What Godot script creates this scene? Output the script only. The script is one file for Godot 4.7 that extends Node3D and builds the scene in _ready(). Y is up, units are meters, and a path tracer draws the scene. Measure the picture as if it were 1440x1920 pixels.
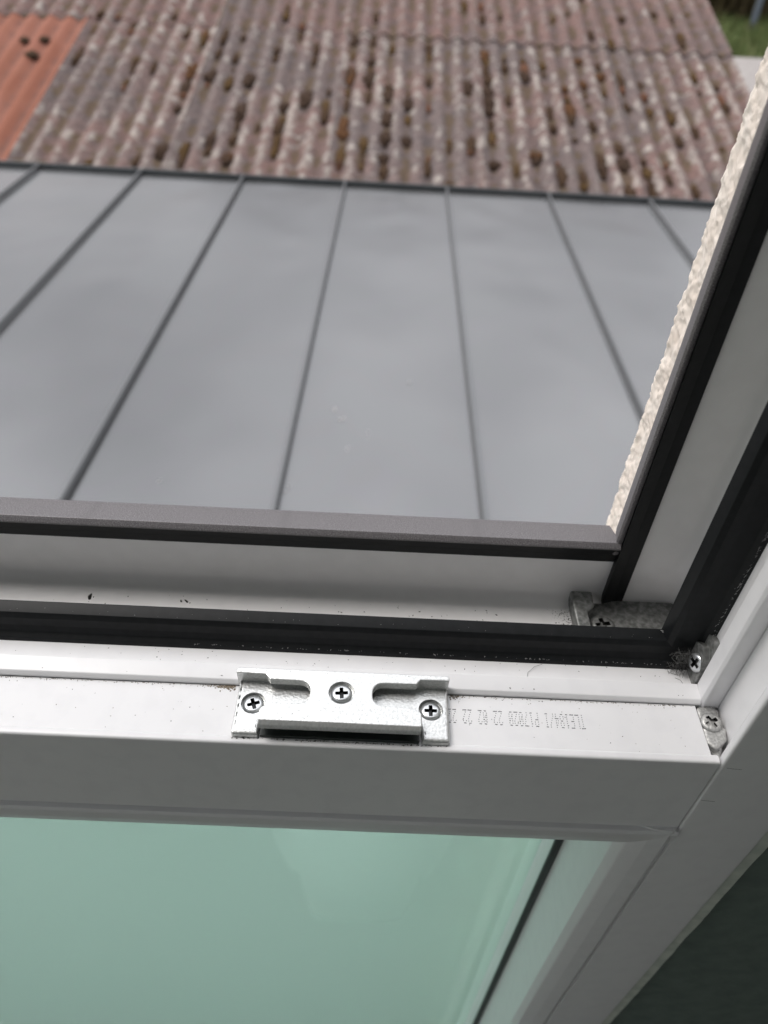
extends Node3D
# A view down out of an open aluminium window: zinc roof and old corrugated roof outside.

const MM := 0.001
var rng := RandomNumberGenerator.new()
var used := {}

# ------------------------------------------------------------------ mesh helpers
class MB:
	var v := PackedVector3Array()
	var n := PackedVector3Array()
	var c := PackedColorArray()
	var uv := PackedVector2Array()
	var col := Color.WHITE
	var colored := false
	func tri(a: Vector3, b: Vector3, d: Vector3, na: Vector3, nb: Vector3, nd: Vector3) -> void:
		if (b - a).cross(d - a).dot(na + nb + nd) > 0.0:
			v.append(a); v.append(d); v.append(b); n.append(na); n.append(nd); n.append(nb)
		else:
			v.append(a); v.append(b); v.append(d); n.append(na); n.append(nb); n.append(nd)
		for i in 3:
			c.append(col)
	func quad(a: Vector3, b: Vector3, d: Vector3, e: Vector3, na: Vector3, nb: Vector3, nd: Vector3, ne: Vector3) -> void:
		tri(a, b, d, na, nb, nd)
		tri(a, d, e, na, nd, ne)
	func flat(a: Vector3, b: Vector3, d: Vector3, e: Vector3, nn: Vector3) -> void:
		quad(a, b, d, e, nn, nn, nn, nn)
	func grown(p: PackedVector2Array) -> PackedVector2Array:  # the triangulation wants coordinates well above its tolerance
		var o := PackedVector2Array()
		for q in p:
			o.append(q * 10000.0)
		return o
	# outline in the plane (ea, eb), swept along et from t0 to t1
	func extrude(p: PackedVector2Array, ea: Vector3, eb: Vector3, et: Vector3, t0: float, t1: float, smooth := 42.0, caps := true) -> void:
		var k := p.size()
		var area := 0.0
		for i in k:
			area += p[i].cross(p[(i + 1) % k])
		var en: Array[Vector2] = []
		for i in k:
			var d := p[(i + 1) % k] - p[i]
			var q := Vector2(d.y, -d.x).normalized()
			en.append(q if area > 0.0 else -q)
		var lim := cos(deg_to_rad(smooth))
		for i in k:
			var j := (i + 1) % k
			var n0 := en[i]
			var n1 := en[i]
			var pr := en[(i + k - 1) % k]
			var nx := en[j]
			if pr.dot(en[i]) > lim:
				n0 = (pr + en[i]).normalized()
			if nx.dot(en[i]) > lim:
				n1 = (nx + en[i]).normalized()
			var a := ea * p[i].x + eb * p[i].y
			var b := ea * p[j].x + eb * p[j].y
			var m0 := (ea * n0.x + eb * n0.y).normalized()
			var m1 := (ea * n1.x + eb * n1.y).normalized()
			quad(a + et * t0, b + et * t0, b + et * t1, a + et * t1, m0, m1, m1, m0)
		if caps:
			var ix := Geometry2D.triangulate_polygon(grown(p))
			for i in range(0, ix.size(), 3):
				for s in 2:
					var t := t0 if s == 0 else t1
					var nn := et * (-1.0 if s == 0 else 1.0)
					if t1 < t0:
						nn = -nn
					tri(ea * p[ix[i]].x + eb * p[ix[i]].y + et * t, ea * p[ix[i + 1]].x + eb * p[ix[i + 1]].y + et * t, ea * p[ix[i + 2]].x + eb * p[ix[i + 2]].y + et * t, nn, nn, nn)
	# a plate lying flat: outline (x, z), from y0 to y1 with a rounded upper edge; holes are circles (x, z, r, depth)
	func plate(p: PackedVector2Array, y0: float, y1: float, bev: float, holes: Array = []) -> void:
		var k := p.size()
		var area := 0.0
		for i in k:
			area += p[i].cross(p[(i + 1) % k])
		var sg := 1.0 if area > 0.0 else -1.0
		var vn: Array[Vector2] = []
		for i in k:
			var d0 := (p[i] - p[(i + k - 1) % k]).normalized()
			var d1 := (p[(i + 1) % k] - p[i]).normalized()
			var q := (Vector2(d0.y, -d0.x) + Vector2(d1.y, -d1.x)).normalized() * sg
			vn.append(q)
		var rings := [[0.0, y0, 0.0], [0.0, y1 - bev, 0.0], [bev * 0.3, y1 - bev * 0.3, 0.7], [bev, y1, 1.0]]
		for r in 3:
			for i in k:
				var j := (i + 1) % k
				var q: Array[Vector3] = []
				var m: Array[Vector3] = []
				for e in [[r, i], [r, j], [r + 1, j], [r + 1, i]]:
					var g = rings[e[0]]
					var w: Vector2 = p[e[1]] - vn[e[1]] * float(g[0])
					q.append(Vector3(w.x, float(g[1]), w.y))
					var u: float = g[2]
					m.append(Vector3(vn[e[1]].x * (1.0 - u), u, vn[e[1]].y * (1.0 - u)).normalized())
				quad(q[0], q[1], q[2], q[3], m[0], m[1], m[2], m[3])
		# the top: cut into triangles on the outline, drawn on the rounded-in one
		var top := PackedVector2Array()
		var flat_top := p.duplicate()
		for i in k:
			top.append(p[i] - vn[i] * bev)
		for h in holes:
			var ring := PackedVector2Array()
			for i in 28:
				var a := TAU * i / 28.0
				ring.append(Vector2(h[0] + cos(a) * h[2], h[1] + sin(a) * h[2]))
			for i in 28:
				var a := ring[i]
				var b := ring[(i + 1) % 28]
				var na := Vector3(h[0] - a.x, 0, h[1] - a.y).normalized()
				var nb := Vector3(h[0] - b.x, 0, h[1] - b.y).normalized()
				quad(Vector3(a.x, y1, a.y), Vector3(b.x, y1, b.y), Vector3(b.x, y1 - h[3], b.y), Vector3(a.x, y1 - h[3], a.y), na, nb, nb, na)
				tri(Vector3(a.x, y1 - h[3], a.y), Vector3(b.x, y1 - h[3], b.y), Vector3(h[0], y1 - h[3], h[1]), Vector3.UP, Vector3.UP, Vector3.UP)
			# join the hole to the outline with a slit
			var bi := 0
			var bj := 0
			var bd := 1e9
			for i in top.size():
				for j in 28:
					var d := top[i].distance_to(ring[j])
					if d < bd:
						bd = d; bi = i; bj = j
			var joined := PackedVector2Array()
			var flat_joined := PackedVector2Array()
			var m := top.size()
			var slit := (flat_top[(bi + m - 1) % m] - flat_top[bi]).normalized() * 0.01 * 0.001
			for i in m + 1:
				joined.append(top[(bi + i) % m])
				flat_joined.append(flat_top[(bi + i) % m] + (slit if i == m else Vector2.ZERO))
			var back := sg < 0.0
			for i in 29:
				var q := ring[(bj + (i if back else 56 - i)) % 28]
				joined.append(q)
				flat_joined.append(q + (slit if i == 0 else Vector2.ZERO))
			top = joined
			flat_top = flat_joined
		var ix := Geometry2D.triangulate_polygon(grown(flat_top))
		if ix.is_empty():
			push_warning("plate top did not triangulate")
		for i in range(0, ix.size(), 3):
			tri(Vector3(top[ix[i]].x, y1, top[ix[i]].y), Vector3(top[ix[i + 1]].x, y1, top[ix[i + 1]].y), Vector3(top[ix[i + 2]].x, y1, top[ix[i + 2]].y), Vector3.UP, Vector3.UP, Vector3.UP)
	func box(a: Vector3, b: Vector3) -> void:
		var q := PackedVector2Array([Vector2(a.x, a.y), Vector2(b.x, a.y), Vector2(b.x, b.y), Vector2(a.x, b.y)])
		extrude(q, Vector3.RIGHT, Vector3.UP, Vector3.BACK, a.z, b.z, 10.0)
	# surface of revolution about an axis: profile (radius, height)
	func lathe(p: PackedVector2Array, o: Vector3, ax: Vector3, seg := 24, smooth := 50.0) -> void:
		var u := ax.cross(Vector3(0.31, 0.77, -0.55)).normalized()
		var w := ax.cross(u)
		for i in p.size() - 1:
			var d := (p[i + 1] - p[i]).normalized()
			var e := Vector2(d.y, -d.x)
			var e0 := e
			var e1 := e
			if i > 0:
				var dp := (p[i] - p[i - 1]).normalized()
				var ep := Vector2(dp.y, -dp.x)
				if ep.dot(e) > cos(deg_to_rad(smooth)):
					e0 = (e + ep).normalized()
			if i < p.size() - 2:
				var dq := (p[i + 2] - p[i + 1]).normalized()
				var eq := Vector2(dq.y, -dq.x)
				if eq.dot(e) > cos(deg_to_rad(smooth)):
					e1 = (e + eq).normalized()
			for s in seg:
				var a0 := TAU * s / seg
				var a1 := TAU * (s + 1) / seg
				var r0 := u * cos(a0) + w * sin(a0)
				var r1 := u * cos(a1) + w * sin(a1)
				quad(o + r0 * p[i].x + ax * p[i].y, o + r1 * p[i].x + ax * p[i].y, o + r1 * p[i + 1].x + ax * p[i + 1].y, o + r0 * p[i + 1].x + ax * p[i + 1].y,
					r0 * e0.x + ax * e0.y, r1 * e0.x + ax * e0.y, r1 * e1.x + ax * e1.y, r0 * e1.x + ax * e1.y)
	# screw head with a cross recess, looking along ax
	func screw_head(o: Vector3, ax: Vector3, r: float, turn: float, high := 0.0007) -> void:
		var u := ax.cross(Vector3(0.0, 0.3, -1.0)).normalized()
		var w := ax.cross(u)
		var seg := 96
		var arm := r * 0.62
		var half := r * 0.19
		colored = true
		var rr := func(a: float) -> float:
			var ca := absf(cos(a))
			var sa := absf(sin(a))
			var m := maxf(ca, sa)
			var l := minf(ca, sa)
			var t := half * 1.25 / maxf(m + l - 0.0, 0.01) * 1.35
			if l / m < half / arm:
				return arm / m
			return maxf(half / maxf(l, 1e-4), t) if half / maxf(l, 1e-4) < arm / m else arm / m
		var dir := func(a: float) -> Vector3: return u * cos(a) + w * sin(a)
		for s in seg:
			var a0 := TAU * s / seg
			var a1 := TAU * (s + 1) / seg
			var d0: Vector3 = dir.call(a0 + turn)
			var d1: Vector3 = dir.call(a1 + turn)
			var i0: float = rr.call(a0)
			var i1: float = rr.call(a1)
			# outer flank, rounded shoulder, crown, recess wall, recess floor
			var ring := [[r, r, -0.0012, d0, d1], [r, r, high * 0.45, (d0 + ax * 0.2).normalized(), (d1 + ax * 0.2).normalized()], [r * 0.9, r * 0.9, high * 0.85, (d0 + ax).normalized(), (d1 + ax).normalized()], [r * 0.7, r * 0.7, high, (d0 * 0.2 + ax).normalized(), (d1 * 0.2 + ax).normalized()], [i0, i1, high, ax, ax]]
			for k in 4:
				var p0 = ring[k]
				var p1 = ring[k + 1]
				quad(o + d0 * p0[0] + ax * p0[2], o + d1 * p0[1] + ax * p0[2], o + d1 * p1[1] + ax * p1[2], o + d0 * p1[0] + ax * p1[2], p0[3], p0[4], p1[4], p1[3])
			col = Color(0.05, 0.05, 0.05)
			var fl := -0.0011
			var j0 := i0 * 0.72
			var j1 := i1 * 0.72
			var q := -(d0 + d1).normalized()
			var e := (d1 * i1 - d0 * i0).cross(ax).normalized()
			if e.dot(q) < 0.0:
				e = -e
			e = (e + ax * 0.2).normalized()
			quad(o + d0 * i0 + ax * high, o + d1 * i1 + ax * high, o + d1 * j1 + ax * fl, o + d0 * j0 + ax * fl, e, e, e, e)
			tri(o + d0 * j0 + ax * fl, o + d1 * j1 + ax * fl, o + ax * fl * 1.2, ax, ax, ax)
			col = Color.WHITE
	func mesh(m: Material) -> ArrayMesh:
		var arr := []
		arr.resize(Mesh.ARRAY_MAX)
		arr[Mesh.ARRAY_VERTEX] = v
		arr[Mesh.ARRAY_NORMAL] = n
		if colored:
			arr[Mesh.ARRAY_COLOR] = c
		var am := ArrayMesh.new()
		am.add_surface_from_arrays(Mesh.PRIMITIVE_TRIANGLES, arr)
		am.surface_set_material(0, m)
		return am

# outline from corners: [a, b, radius of the rounding]
func rounded(pts: Array, scale := MM, seg := 5) -> PackedVector2Array:
	var out := PackedVector2Array()
	var k := pts.size()
	for i in k:
		var p := Vector2(pts[i][0], pts[i][1])
		var r: float = pts[i][2] if pts[i].size() > 2 else 0.0
		if r <= 0.0:
			out.append(p * scale)
			continue
		var a := Vector2(pts[(i + k - 1) % k][0], pts[(i + k - 1) % k][1]) - p
		var b := Vector2(pts[(i + 1) % k][0], pts[(i + 1) % k][1]) - p
		var ang := absf(a.angle_to(b))
		var cut := minf(r / tan(ang / 2.0), minf(a.length(), b.length()) * 0.49)
		var s := p + a.normalized() * cut
		var e := p + b.normalized() * cut
		for j in seg + 1:
			var t := float(j) / seg
			out.append((s * (1 - t) * (1 - t) + p * 2 * t * (1 - t) + e * t * t) * scale)
	return out

func named(base: String) -> String:
	if not used.has(base):
		used[base] = 0
		return base
	used[base] += 1
	return "%s_%03d" % [base, used[base]]

func thing(called: String, label: String, category: String, at := Vector3.ZERO) -> Node3D:
	var o := Node3D.new()
	o.name = named(called)
	add_child(o, true)
	o.position = at
	tag(o, label, category)
	return o

func tag(o: Node, label: String, category: String, group := "") -> void:
	o.set_meta("label", label)
	o.set_meta("category", category)
	if group != "":
		o.set_meta("group", group)

func part(called: String, mb: MB, m: Material, parent: Node, label := "") -> MeshInstance3D:
	return put(called, mb.mesh(m), parent, label)

func put(called: String, mesh: Mesh, parent: Node, label := "") -> MeshInstance3D:
	var o := MeshInstance3D.new()
	o.mesh = mesh
	var nm := called
	var i := 0
	while parent.has_node(NodePath(nm)):
		i += 1
		nm = "%s_%03d" % [called, i]
	o.name = nm
	parent.add_child(o, true)
	if label != "":
		o.set_meta("label", label)
	return o

func struct(called: String, mb: MB, m: Material) -> MeshInstance3D:
	var o := part(called, mb, m, self)
	o.set_meta("kind", "structure")
	return o

# ------------------------------------------------------------------ materials
func lin(r: float, g: float, b: float) -> Color:
	return Color(r, g, b).linear_to_srgb()

func mat(c: Color, rough: float, metal := 0.0, spec := 0.5) -> StandardMaterial3D:
	var m := StandardMaterial3D.new()
	m.albedo_color = c
	m.roughness = rough
	m.metallic = metal
	m.metallic_specular = spec
	return m

func noise(seed_: int, freq: float, oct := 4, kind := FastNoiseLite.TYPE_SIMPLEX_SMOOTH) -> FastNoiseLite:
	var f := FastNoiseLite.new()
	f.seed = seed_
	f.frequency = freq
	f.noise_type = kind
	f.fractal_type = FastNoiseLite.FRACTAL_FBM
	f.fractal_octaves = oct
	return f

func noise_tex(seed_: int, freq: float, a: Color, b: Color, lo := 0.2, hi := 0.8, oct := 5, size := 512, kind := FastNoiseLite.TYPE_SIMPLEX_SMOOTH) -> NoiseTexture2D:
	var t := NoiseTexture2D.new()
	t.width = size
	t.height = size
	t.seamless = true
	t.noise = noise(seed_, freq, oct, kind)
	var g := Gradient.new()
	g.offsets = PackedFloat32Array([lo, hi])
	g.colors = PackedColorArray([a, b])
	t.color_ramp = g
	return t

func triplanar(m: StandardMaterial3D, scale: float) -> void:
	m.uv1_triplanar = true
	m.uv1_world_triplanar = true
	m.uv1_scale = Vector3.ONE * scale

var white: StandardMaterial3D
var grey_alu: StandardMaterial3D
var cap_alu: StandardMaterial3D
var rubber: StandardMaterial3D
var rubber_grey: StandardMaterial3D
var cast_zinc: StandardMaterial3D
var plate_metal: StandardMaterial3D
var dark_cast: StandardMaterial3D
var screw_metal: StandardMaterial3D

func make_materials() -> void:
	white = mat(Color.WHITE, 0.32)
	white.albedo_texture = noise_tex(3, 0.012, lin(0.735, 0.735, 0.745), lin(0.76, 0.76, 0.768), 0.25, 0.6)
	triplanar(white, 12.0)
	grey_alu = mat(Color.WHITE, 0.3, 0.0, 0.6)
	grey_alu.albedo_texture = noise_tex(8, 0.02, lin(0.79, 0.785, 0.78), lin(0.82, 0.815, 0.81))
	triplanar(grey_alu, 8.0)
	cap_alu = mat(Color.WHITE, 0.5, 0.35, 0.5)
	cap_alu.albedo_texture = noise_tex(11, 0.35, lin(0.12, 0.113, 0.118), lin(0.55, 0.53, 0.54), 0.45, 0.95, 2, 512)
	triplanar(cap_alu, 14.0)
	rubber = mat(Color.WHITE, 0.45, 0.0, 0.3)
	rubber.albedo_texture = noise_tex(15, 0.05, lin(0.007, 0.0082, 0.009), lin(0.011, 0.0122, 0.0132))
	triplanar(rubber, 10.0)
	rubber_grey = rubber
	plate_metal = mat(Color.WHITE, 0.36, 0.75, 0.5)
	plate_metal.albedo_texture = noise_tex(21, 0.05, lin(0.55, 0.56, 0.55), lin(0.68, 0.69, 0.68), 0.2, 0.6)
	plate_metal.heightmap_enabled = true
	plate_metal.heightmap_texture = noise_tex(22, 0.05, Color.BLACK, Color.WHITE, 0.1, 0.9, 4, 512)
	plate_metal.heightmap_scale = 0.006
	triplanar(plate_metal, 30.0)
	cast_zinc = mat(Color.WHITE, 0.5, 0.7, 0.5)
	cast_zinc.albedo_texture = noise_tex(31, 0.05, lin(0.38, 0.38, 0.37), lin(0.58, 0.58, 0.565), 0.2, 0.75)
	cast_zinc.heightmap_enabled = true
	cast_zinc.heightmap_texture = noise_tex(32, 0.04, Color.BLACK, Color.WHITE, 0.1, 0.9, 4, 512)
	cast_zinc.heightmap_scale = 0.012
	triplanar(cast_zinc, 30.0)
	dark_cast = mat(Color.WHITE, 0.5, 0.6, 0.5)
	dark_cast.albedo_texture = noise_tex(35, 0.03, lin(0.15, 0.155, 0.15), lin(0.34, 0.345, 0.335), 0.2, 0.8)
	triplanar(dark_cast, 22.0)
	screw_metal = mat(Color.WHITE, 0.3, 0.8, 0.5)
	screw_metal.vertex_color_use_as_albedo = true
	cast_zinc.vertex_color_use_as_albedo = true
	dark_cast.vertex_color_use_as_albedo = true
	screw_metal.albedo_texture = noise_tex(41, 0.03, lin(0.55, 0.57, 0.58), lin(0.7, 0.72, 0.73), 0.2, 0.6)
	triplanar(screw_metal, 60.0)

# ------------------------------------------------------------------ light
func make_sky() -> void:
	var cam := Camera3D.new()
	cam.name = "camera"
	cam.transform = Transform3D(Basis(Vector3(0.9987785, 0.04511918, -0.02014364), Vector3(-0.04694259, 0.73918653, -0.67186284), Vector3(-0.01542399, 0.67198775, 0.74040162)).orthonormalized(), Vector3(0, 0.213249, 0.123428))
	cam.keep_aspect = Camera3D.KEEP_HEIGHT
	cam.near = 0.02
	cam.far = 300.0
	var lens := CameraAttributesPhysical.new()
	lens.frustum_focal_length = 17.5
	lens.frustum_focus_distance = 0.256
	lens.frustum_near = 0.02
	lens.frustum_far = 300.0
	lens.exposure_aperture = 7.5
	cam.attributes = lens
	add_child(cam)
	cam.current = true

	var sky_img := Image.create(512, 256, false, Image.FORMAT_RGBF)
	var f := noise(77, 1.5, 5)
	var f2 := noise(78, 0.9, 3)
	for y in 256:
		var el := (0.5 - (y + 0.5) / 256.0) * PI
		for x in 512:
			var az := (x + 0.5) / 512.0 * TAU
			var d := Vector3(cos(el) * sin(az), sin(el), -cos(el) * cos(az))
			var col: Color
			if el > -0.02:
				var flat_d := d / (0.35 + maxf(d.y, 0.0))
				var k := f.get_noise_3d(flat_d.x, flat_d.y, flat_d.z) * 0.9 + f2.get_noise_3d(flat_d.x * 1.3, 3.0, flat_d.z * 1.3) * 0.6
				var thick := clampf(0.5 + k * 0.9, 0.0, 1.0)
				var lum := (0.40 + 0.85 * maxf(d.y, 0.0)) * lerpf(0.62, 1.36, smoothstep(0.1, 0.9, thick))
				col = Color(lum * lerpf(0.95, 1.0, thick), lum * lerpf(0.975, 1.0, thick), lum * lerpf(1.05, 1.02, thick))
			else:
				col = Color(0.20, 0.20, 0.18)
			sky_img.set_pixel(x, y, col)
	var pano := PanoramaSkyMaterial.new()
	pano.panorama = ImageTexture.create_from_image(sky_img)
	var sky := Sky.new()
	sky.sky_material = pano
	var env := Environment.new()
	env.background_mode = Environment.BG_SKY
	env.sky = sky
	env.tonemap_mode = Environment.TONE_MAPPER_LINEAR
	env.tonemap_exposure = EXPOSURE
	env.sdfgi_enabled = true
	env.ssao_enabled = true
	env.ssil_enabled = true
	var we := WorldEnvironment.new()
	we.name = "environment"
	we.environment = env
	add_child(we)
	var sun := DirectionalLight3D.new()
	sun.name = "sun"
	sun.light_color = Color(1.0, 0.975, 0.95)
	sun.light_energy = 0.4
	sun.light_angular_distance = 24.0
	sun.shadow_enabled = true
	add_child(sun)
	sun.look_at_from_position(Vector3.ZERO, Vector3(0.5, -0.85, 0.17), Vector3.UP)

const EXPOSURE := 1.62

# ------------------------------------------------------------------ the window
const XR := 114.6   # right jamb, edge of the upper opening (mm)
const XL := -960.0  # left jamb
const YT := 1500.0  # head
const YB := -880.0  # bottom rail

# parts of the frame section as (z, h): h is measured into the opening
func sec_wall() -> PackedVector2Array:
	return rounded([[-75, 22.6], [-75, -2], [-74.6, -4.6], [-73.4, -6.8], [-71.4, -8.3], [-69, -8.9], [-69, -12], [-87, -12], [-87, 19.2]])
func sec_cap() -> PackedVector2Array:
	return rounded([[-88.2, 20, 0.5], [-72.9, 25.2, 0.35], [-71.2, 23.5, 0.3], [-71.5, 22.7], [-74, 22.8], [-86.5, 18.4]])
func sec_strip() -> PackedVector2Array:
	return rounded([[-75.3, 13.8], [-74.2, 13.9, 0.3], [-73.7, 18, 0.5], [-72.2, 22.6], [-75.3, 22.5]])
func sec_gasket(foot: float) -> PackedVector2Array:
	return rounded([[-36.0, foot - 0.6], [-36.5, foot + 1.6, 0.5], [-38.4, foot + 2.6, 0.8], [-39.2, 5.0, 1.5], [-39.5, 8.4, 0.6], [-40.3, 10.4, 0.5], [-44.7, 11.7, 0.4], [-44.9, 10.8, 0.3], [-42.4, 8.6, 1], [-41.4, 6, 1], [-41.4, -10], [-37, -10]])
func sec_bead() -> PackedVector2Array:  # (z, p): p from the frame towards the glass
	return rounded([[-0.9, 0.0], [-0.9, 0.9], [0.9, 1.4, 0.4], [1.3, 3.0, 0.6], [0.6, 9.0, 3.0], [-1.0, 15.2, 2.0], [-4.5, 17.4, 1.5], [-34.5, 17.7], [-34.5, 0.0]])

func flip(p: PackedVector2Array, k: float, s := -1.0) -> PackedVector2Array:
	var o := PackedVector2Array()
	for q in p:
		o.append(Vector2(q.x, k + s * q.y))
	return o

func make_window() -> void:
	var w := thing("window_frame", "white aluminium window frame with black rubber seals and frosted green lower pane", "window")
	w.set_meta("kind", "thing")
	var X := Vector3.RIGHT
	var Y := Vector3.UP
	var Z := Vector3.BACK
	var x0 := XL * MM
	var xr := XR * MM
	var y0 := YB * MM
	var y1 := YT * MM
	# ---- transom (sections are (z, y), swept along x)
	var t := MB.new()
	t.extrude(rounded([[-3.4, -0.15], [-2.6, 0.3, 0.3], [-0.3, 0.3, 1.5], [-0.3, -44.2], [-8, -44.2], [-8, -3], [-3.4, -3]]), Z, Y, X, x0, 113.9 * MM)
	t.extrude(rounded([[-21.6, 0], [-3.0, 0], [-3.0, -1.8], [-21.6, -1.8]]), Z, Y, X, x0, 111.9 * MM)
	t.extrude(rounded([[-28.4, 3.1, 0.4], [-22.7, 2.1, 1.0], [-21.7, 1.0, 0.6], [-21.6, 0.5], [-22.2, 0.3], [-22.2, -1.7], [-28.4, -1.7]]), Z, Y, X, x0, 113.6 * MM)
	t.extrude(rounded([[-37, 0.05], [-28.2, 0.05], [-28.2, -1.6], [-37, -1.6]]), Z, Y, X, x0, 113.2 * MM)
	t.extrude(rounded([[-69.5, -9], [-8.1, -9], [-8.1, -44.0], [-69.5, -44.0]]), Z, Y, X, x0, 145 * MM)
	part("transom", t, white, w)
	t = MB.new()
	t.extrude(sec_wall(), Z, Y, X, x0, 91.9 * MM)
	t.extrude(rounded([[-69.2, -8.92], [-41.5, -9.0], [-41.5, -12], [-69.2, -12]]), Z, Y, X, x0, 125 * MM)
	part("outer_channel", t, grey_alu, w)
	t = MB.new()
	t.extrude(sec_cap(), Z, Y, X, x0, 91.4 * MM)
	part("outer_cap", t, cap_alu, w)
	t = MB.new()
	t.extrude(sec_strip(), Z, Y, X, x0, 92.6 * MM)
	part("outer_seal", t, rubber, w)
	t = MB.new()
	t.extrude(sec_gasket(0.0), Z, Y, X, x0, 113 * MM)
	part("rubber_gasket", t, rubber, w)
	t = MB.new()
	t.extrude(flip(sec_bead(), -44.2 * MM), Z, Y, X, x0, xr)
	part("glazing_bead", t, white, w)
	# ---- right jamb (sections are (z, x), swept along y)
	t = MB.new()
	t.extrude(rounded([[-3.4, 115.1], [-2.6, 114.6, 0.3], [0, 114.6, 1.5], [0, 146.8, 1.2], [-30, 146.8], [-30, 128], [-3.4, 128]]), Z, X, Y, y0, y1)
	t.extrude(rounded([[-21.6, 120.2], [-3.2, 120.2], [-3.2, 128], [-21.6, 128]]), Z, X, Y, -44 * MM, y1)
	t.extrude(rounded([[-28.4, 113.7, 0.4], [-22.6, 113.5, 0.9], [-21.5, 114.4, 0.5], [-21.4, 115.0], [-21.9, 115.2], [-21.9, 127], [-28.4, 127]]), Z, X, Y, -1.7 * MM, y1)
	t.extrude(rounded([[-37, 117.2], [-28.2, 117.2], [-28.2, 127], [-37, 127]]), Z, X, Y, -9 * MM, y1)
	t.extrude(rounded([[-87, 128], [-30.2, 128], [-30.2, 147], [-87, 147]]), Z, X, Y, y0, y1)
	part("jamb", t, white, w)
	t = MB.new()
	t.extrude(flip(sec_wall(), xr), Z, X, Y, -44 * MM, y1)
	t.extrude(flip(rounded([[-69.2, -8.92], [-41.5, -9.0], [-41.5, -13], [-69.2, -13]]), xr), Z, X, Y, -44 * MM, y1)
	part("outer_channel", t, grey_alu, w)
	t = MB.new()
	t.extrude(flip(rounded([[-88.2, 20, 0.5], [-73.4, 24.9, 0.3], [-72.7, 24.2, 0.2], [-73.0, 22.7], [-86.5, 18.4]]), xr), Z, X, Y, 19 * MM, y1)
	part("outer_cap", t, cap_alu, w)
	t = MB.new()
	t.extrude(flip(sec_strip(), xr), Z, X, Y, -8.0 * MM, y1)
	part("outer_seal", t, rubber, w)
	t = MB.new()
	t.extrude(flip(sec_gasket(-2.6), xr), Z, X, Y, -2 * MM, y1)
	part("rubber_gasket", t, rubber, w)
	t = MB.new()
	t.extrude(flip(sec_bead(), xr), Z, X, Y, y0 + 0.03, -44.2 * MM)
	t.extrude(rounded([[-64, 99], [-34.4, 97], [-34.4, 129], [-64, 129]]), Z, X, Y, y0 + 0.03, -44 * MM)
	part("glazing_bead", t, white, w)
	# ---- left jamb, head and bottom rail (outside the picture)
	t = MB.new()
	t.extrude(rounded([[-37, -32], [0, -32, 1], [0, 0, 1.5], [-37, 0]]), Z, X, Y, y0, y1)
	t.extrude(flip(sec_bead(), 0.0, 1.0), Z, X, Y, y0, -44.2 * MM)
	t.extrude(rounded([[-64, -32], [-34.4, -32], [-34.4, 17], [-64, 16]]), Z, X, Y, y0, -44 * MM)
	t.extrude(sec_wall(), Z, X, Y, -44 * MM, y1)
	t.extrude(sec_cap(), Z, X, Y, 19 * MM, y1)
	part("jamb", t, white, w).position.x = x0
	t = MB.new()
	t.extrude(rounded([[-87, -1], [-0.2, -1, 1], [-0.2, 33], [-87, 33]]), Z, Y, X, x0 - 0.032, 146.8 * MM)
	part("head", t, white, w).position.y = y1
	t = MB.new()
	t.extrude(rounded([[-80, -32], [-0.2, -32], [-0.2, 17, 1], [-80, 17]]), Z, Y, X, x0 - 0.032, 146.8 * MM)
	part("bottom_rail", t, white, w).position.y = y0
	# ---- glass and its seal
	var glass := mat(lin(0.72, 0.925, 0.845), 0.95, 0.0, 0.4)
	glass.albedo_color.a = 0.06
	glass.refraction_enabled = true
	glass.refraction_scale = 0.05
	glass.clearcoat_enabled = true
	glass.clearcoat = 1.0
	glass.clearcoat_roughness = 0.04
	t = MB.new()
	t.box(Vector3(x0 + 0.018, y0 + 0.015, -0.058), Vector3(0.0965, -0.046, -0.052))
	part("glass_pane", t, glass, w, "frosted pale green lower pane")
	var clear := mat(Color(0.9, 1.0, 0.96, 0.02), 0.03, 0.0, 0.42)
	clear.transparency = BaseMaterial3D.TRANSPARENCY_ALPHA
	t = MB.new()
	t.flat(Vector3(x0 + 0.018, y0 + 0.015, -0.0352), Vector3(0.0965, y0 + 0.015, -0.0352), Vector3(0.0965, -0.046, -0.0352), Vector3(x0 + 0.018, -0.046, -0.0352), Z)
	part("clear_pane", t, clear, w)
	t = MB.new()
	t.extrude(rounded([[-36.2, 96.9], [-34.0, 96.9], [-33.8, 95.0, 0.8], [-34.8, 93.6, 0.6], [-36.2, 93.6]]), Z, X, Y, y0 + 0.015, -50 * MM)
	part("glazing_seal", t, mat(lin(0.03, 0.04, 0.038), 0.5), w)
	# ---- sealant along the wall
	var seal := mat(Color.WHITE, 0.7)
	seal.albedo_texture = noise_tex(51, 0.03, lin(0.50, 0.54, 0.48), lin(0.64, 0.67, 0.60))
	triplanar(seal, 6.0)
	t = MB.new()
	var wob := noise(52, 30.0, 3)
	var py := y0
	while py < y1:
		var a := 154.0 + wob.get_noise_1d(py) * 0.7
		var b := 154.0 + wob.get_noise_1d(py + 0.005) * 0.7
		var pa := [Vector3(0.1474, py, -0.006), Vector3(0.1482, py, -0.0022), Vector3((a - 1.2) * MM, py, -0.0016), Vector3(a * MM, py, -0.006)]
		var pb := [Vector3(0.1474, py + 0.005, -0.006), Vector3(0.1482, py + 0.005, -0.0022), Vector3((b - 1.2) * MM, py + 0.005, -0.0016), Vector3(b * MM, py + 0.005, -0.006)]
		for i in 3:
			var nn: Vector3 = [Vector3(-1, 0, 0.3), Vector3(0.1, 0, 1), Vector3(1, 0, 0.5)][i].normalized()
			t.flat(pa[i], pa[i + 1], pb[i + 1], pb[i], nn)
		py += 0.005
	part("sealant_bead", t, seal, w)
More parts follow.
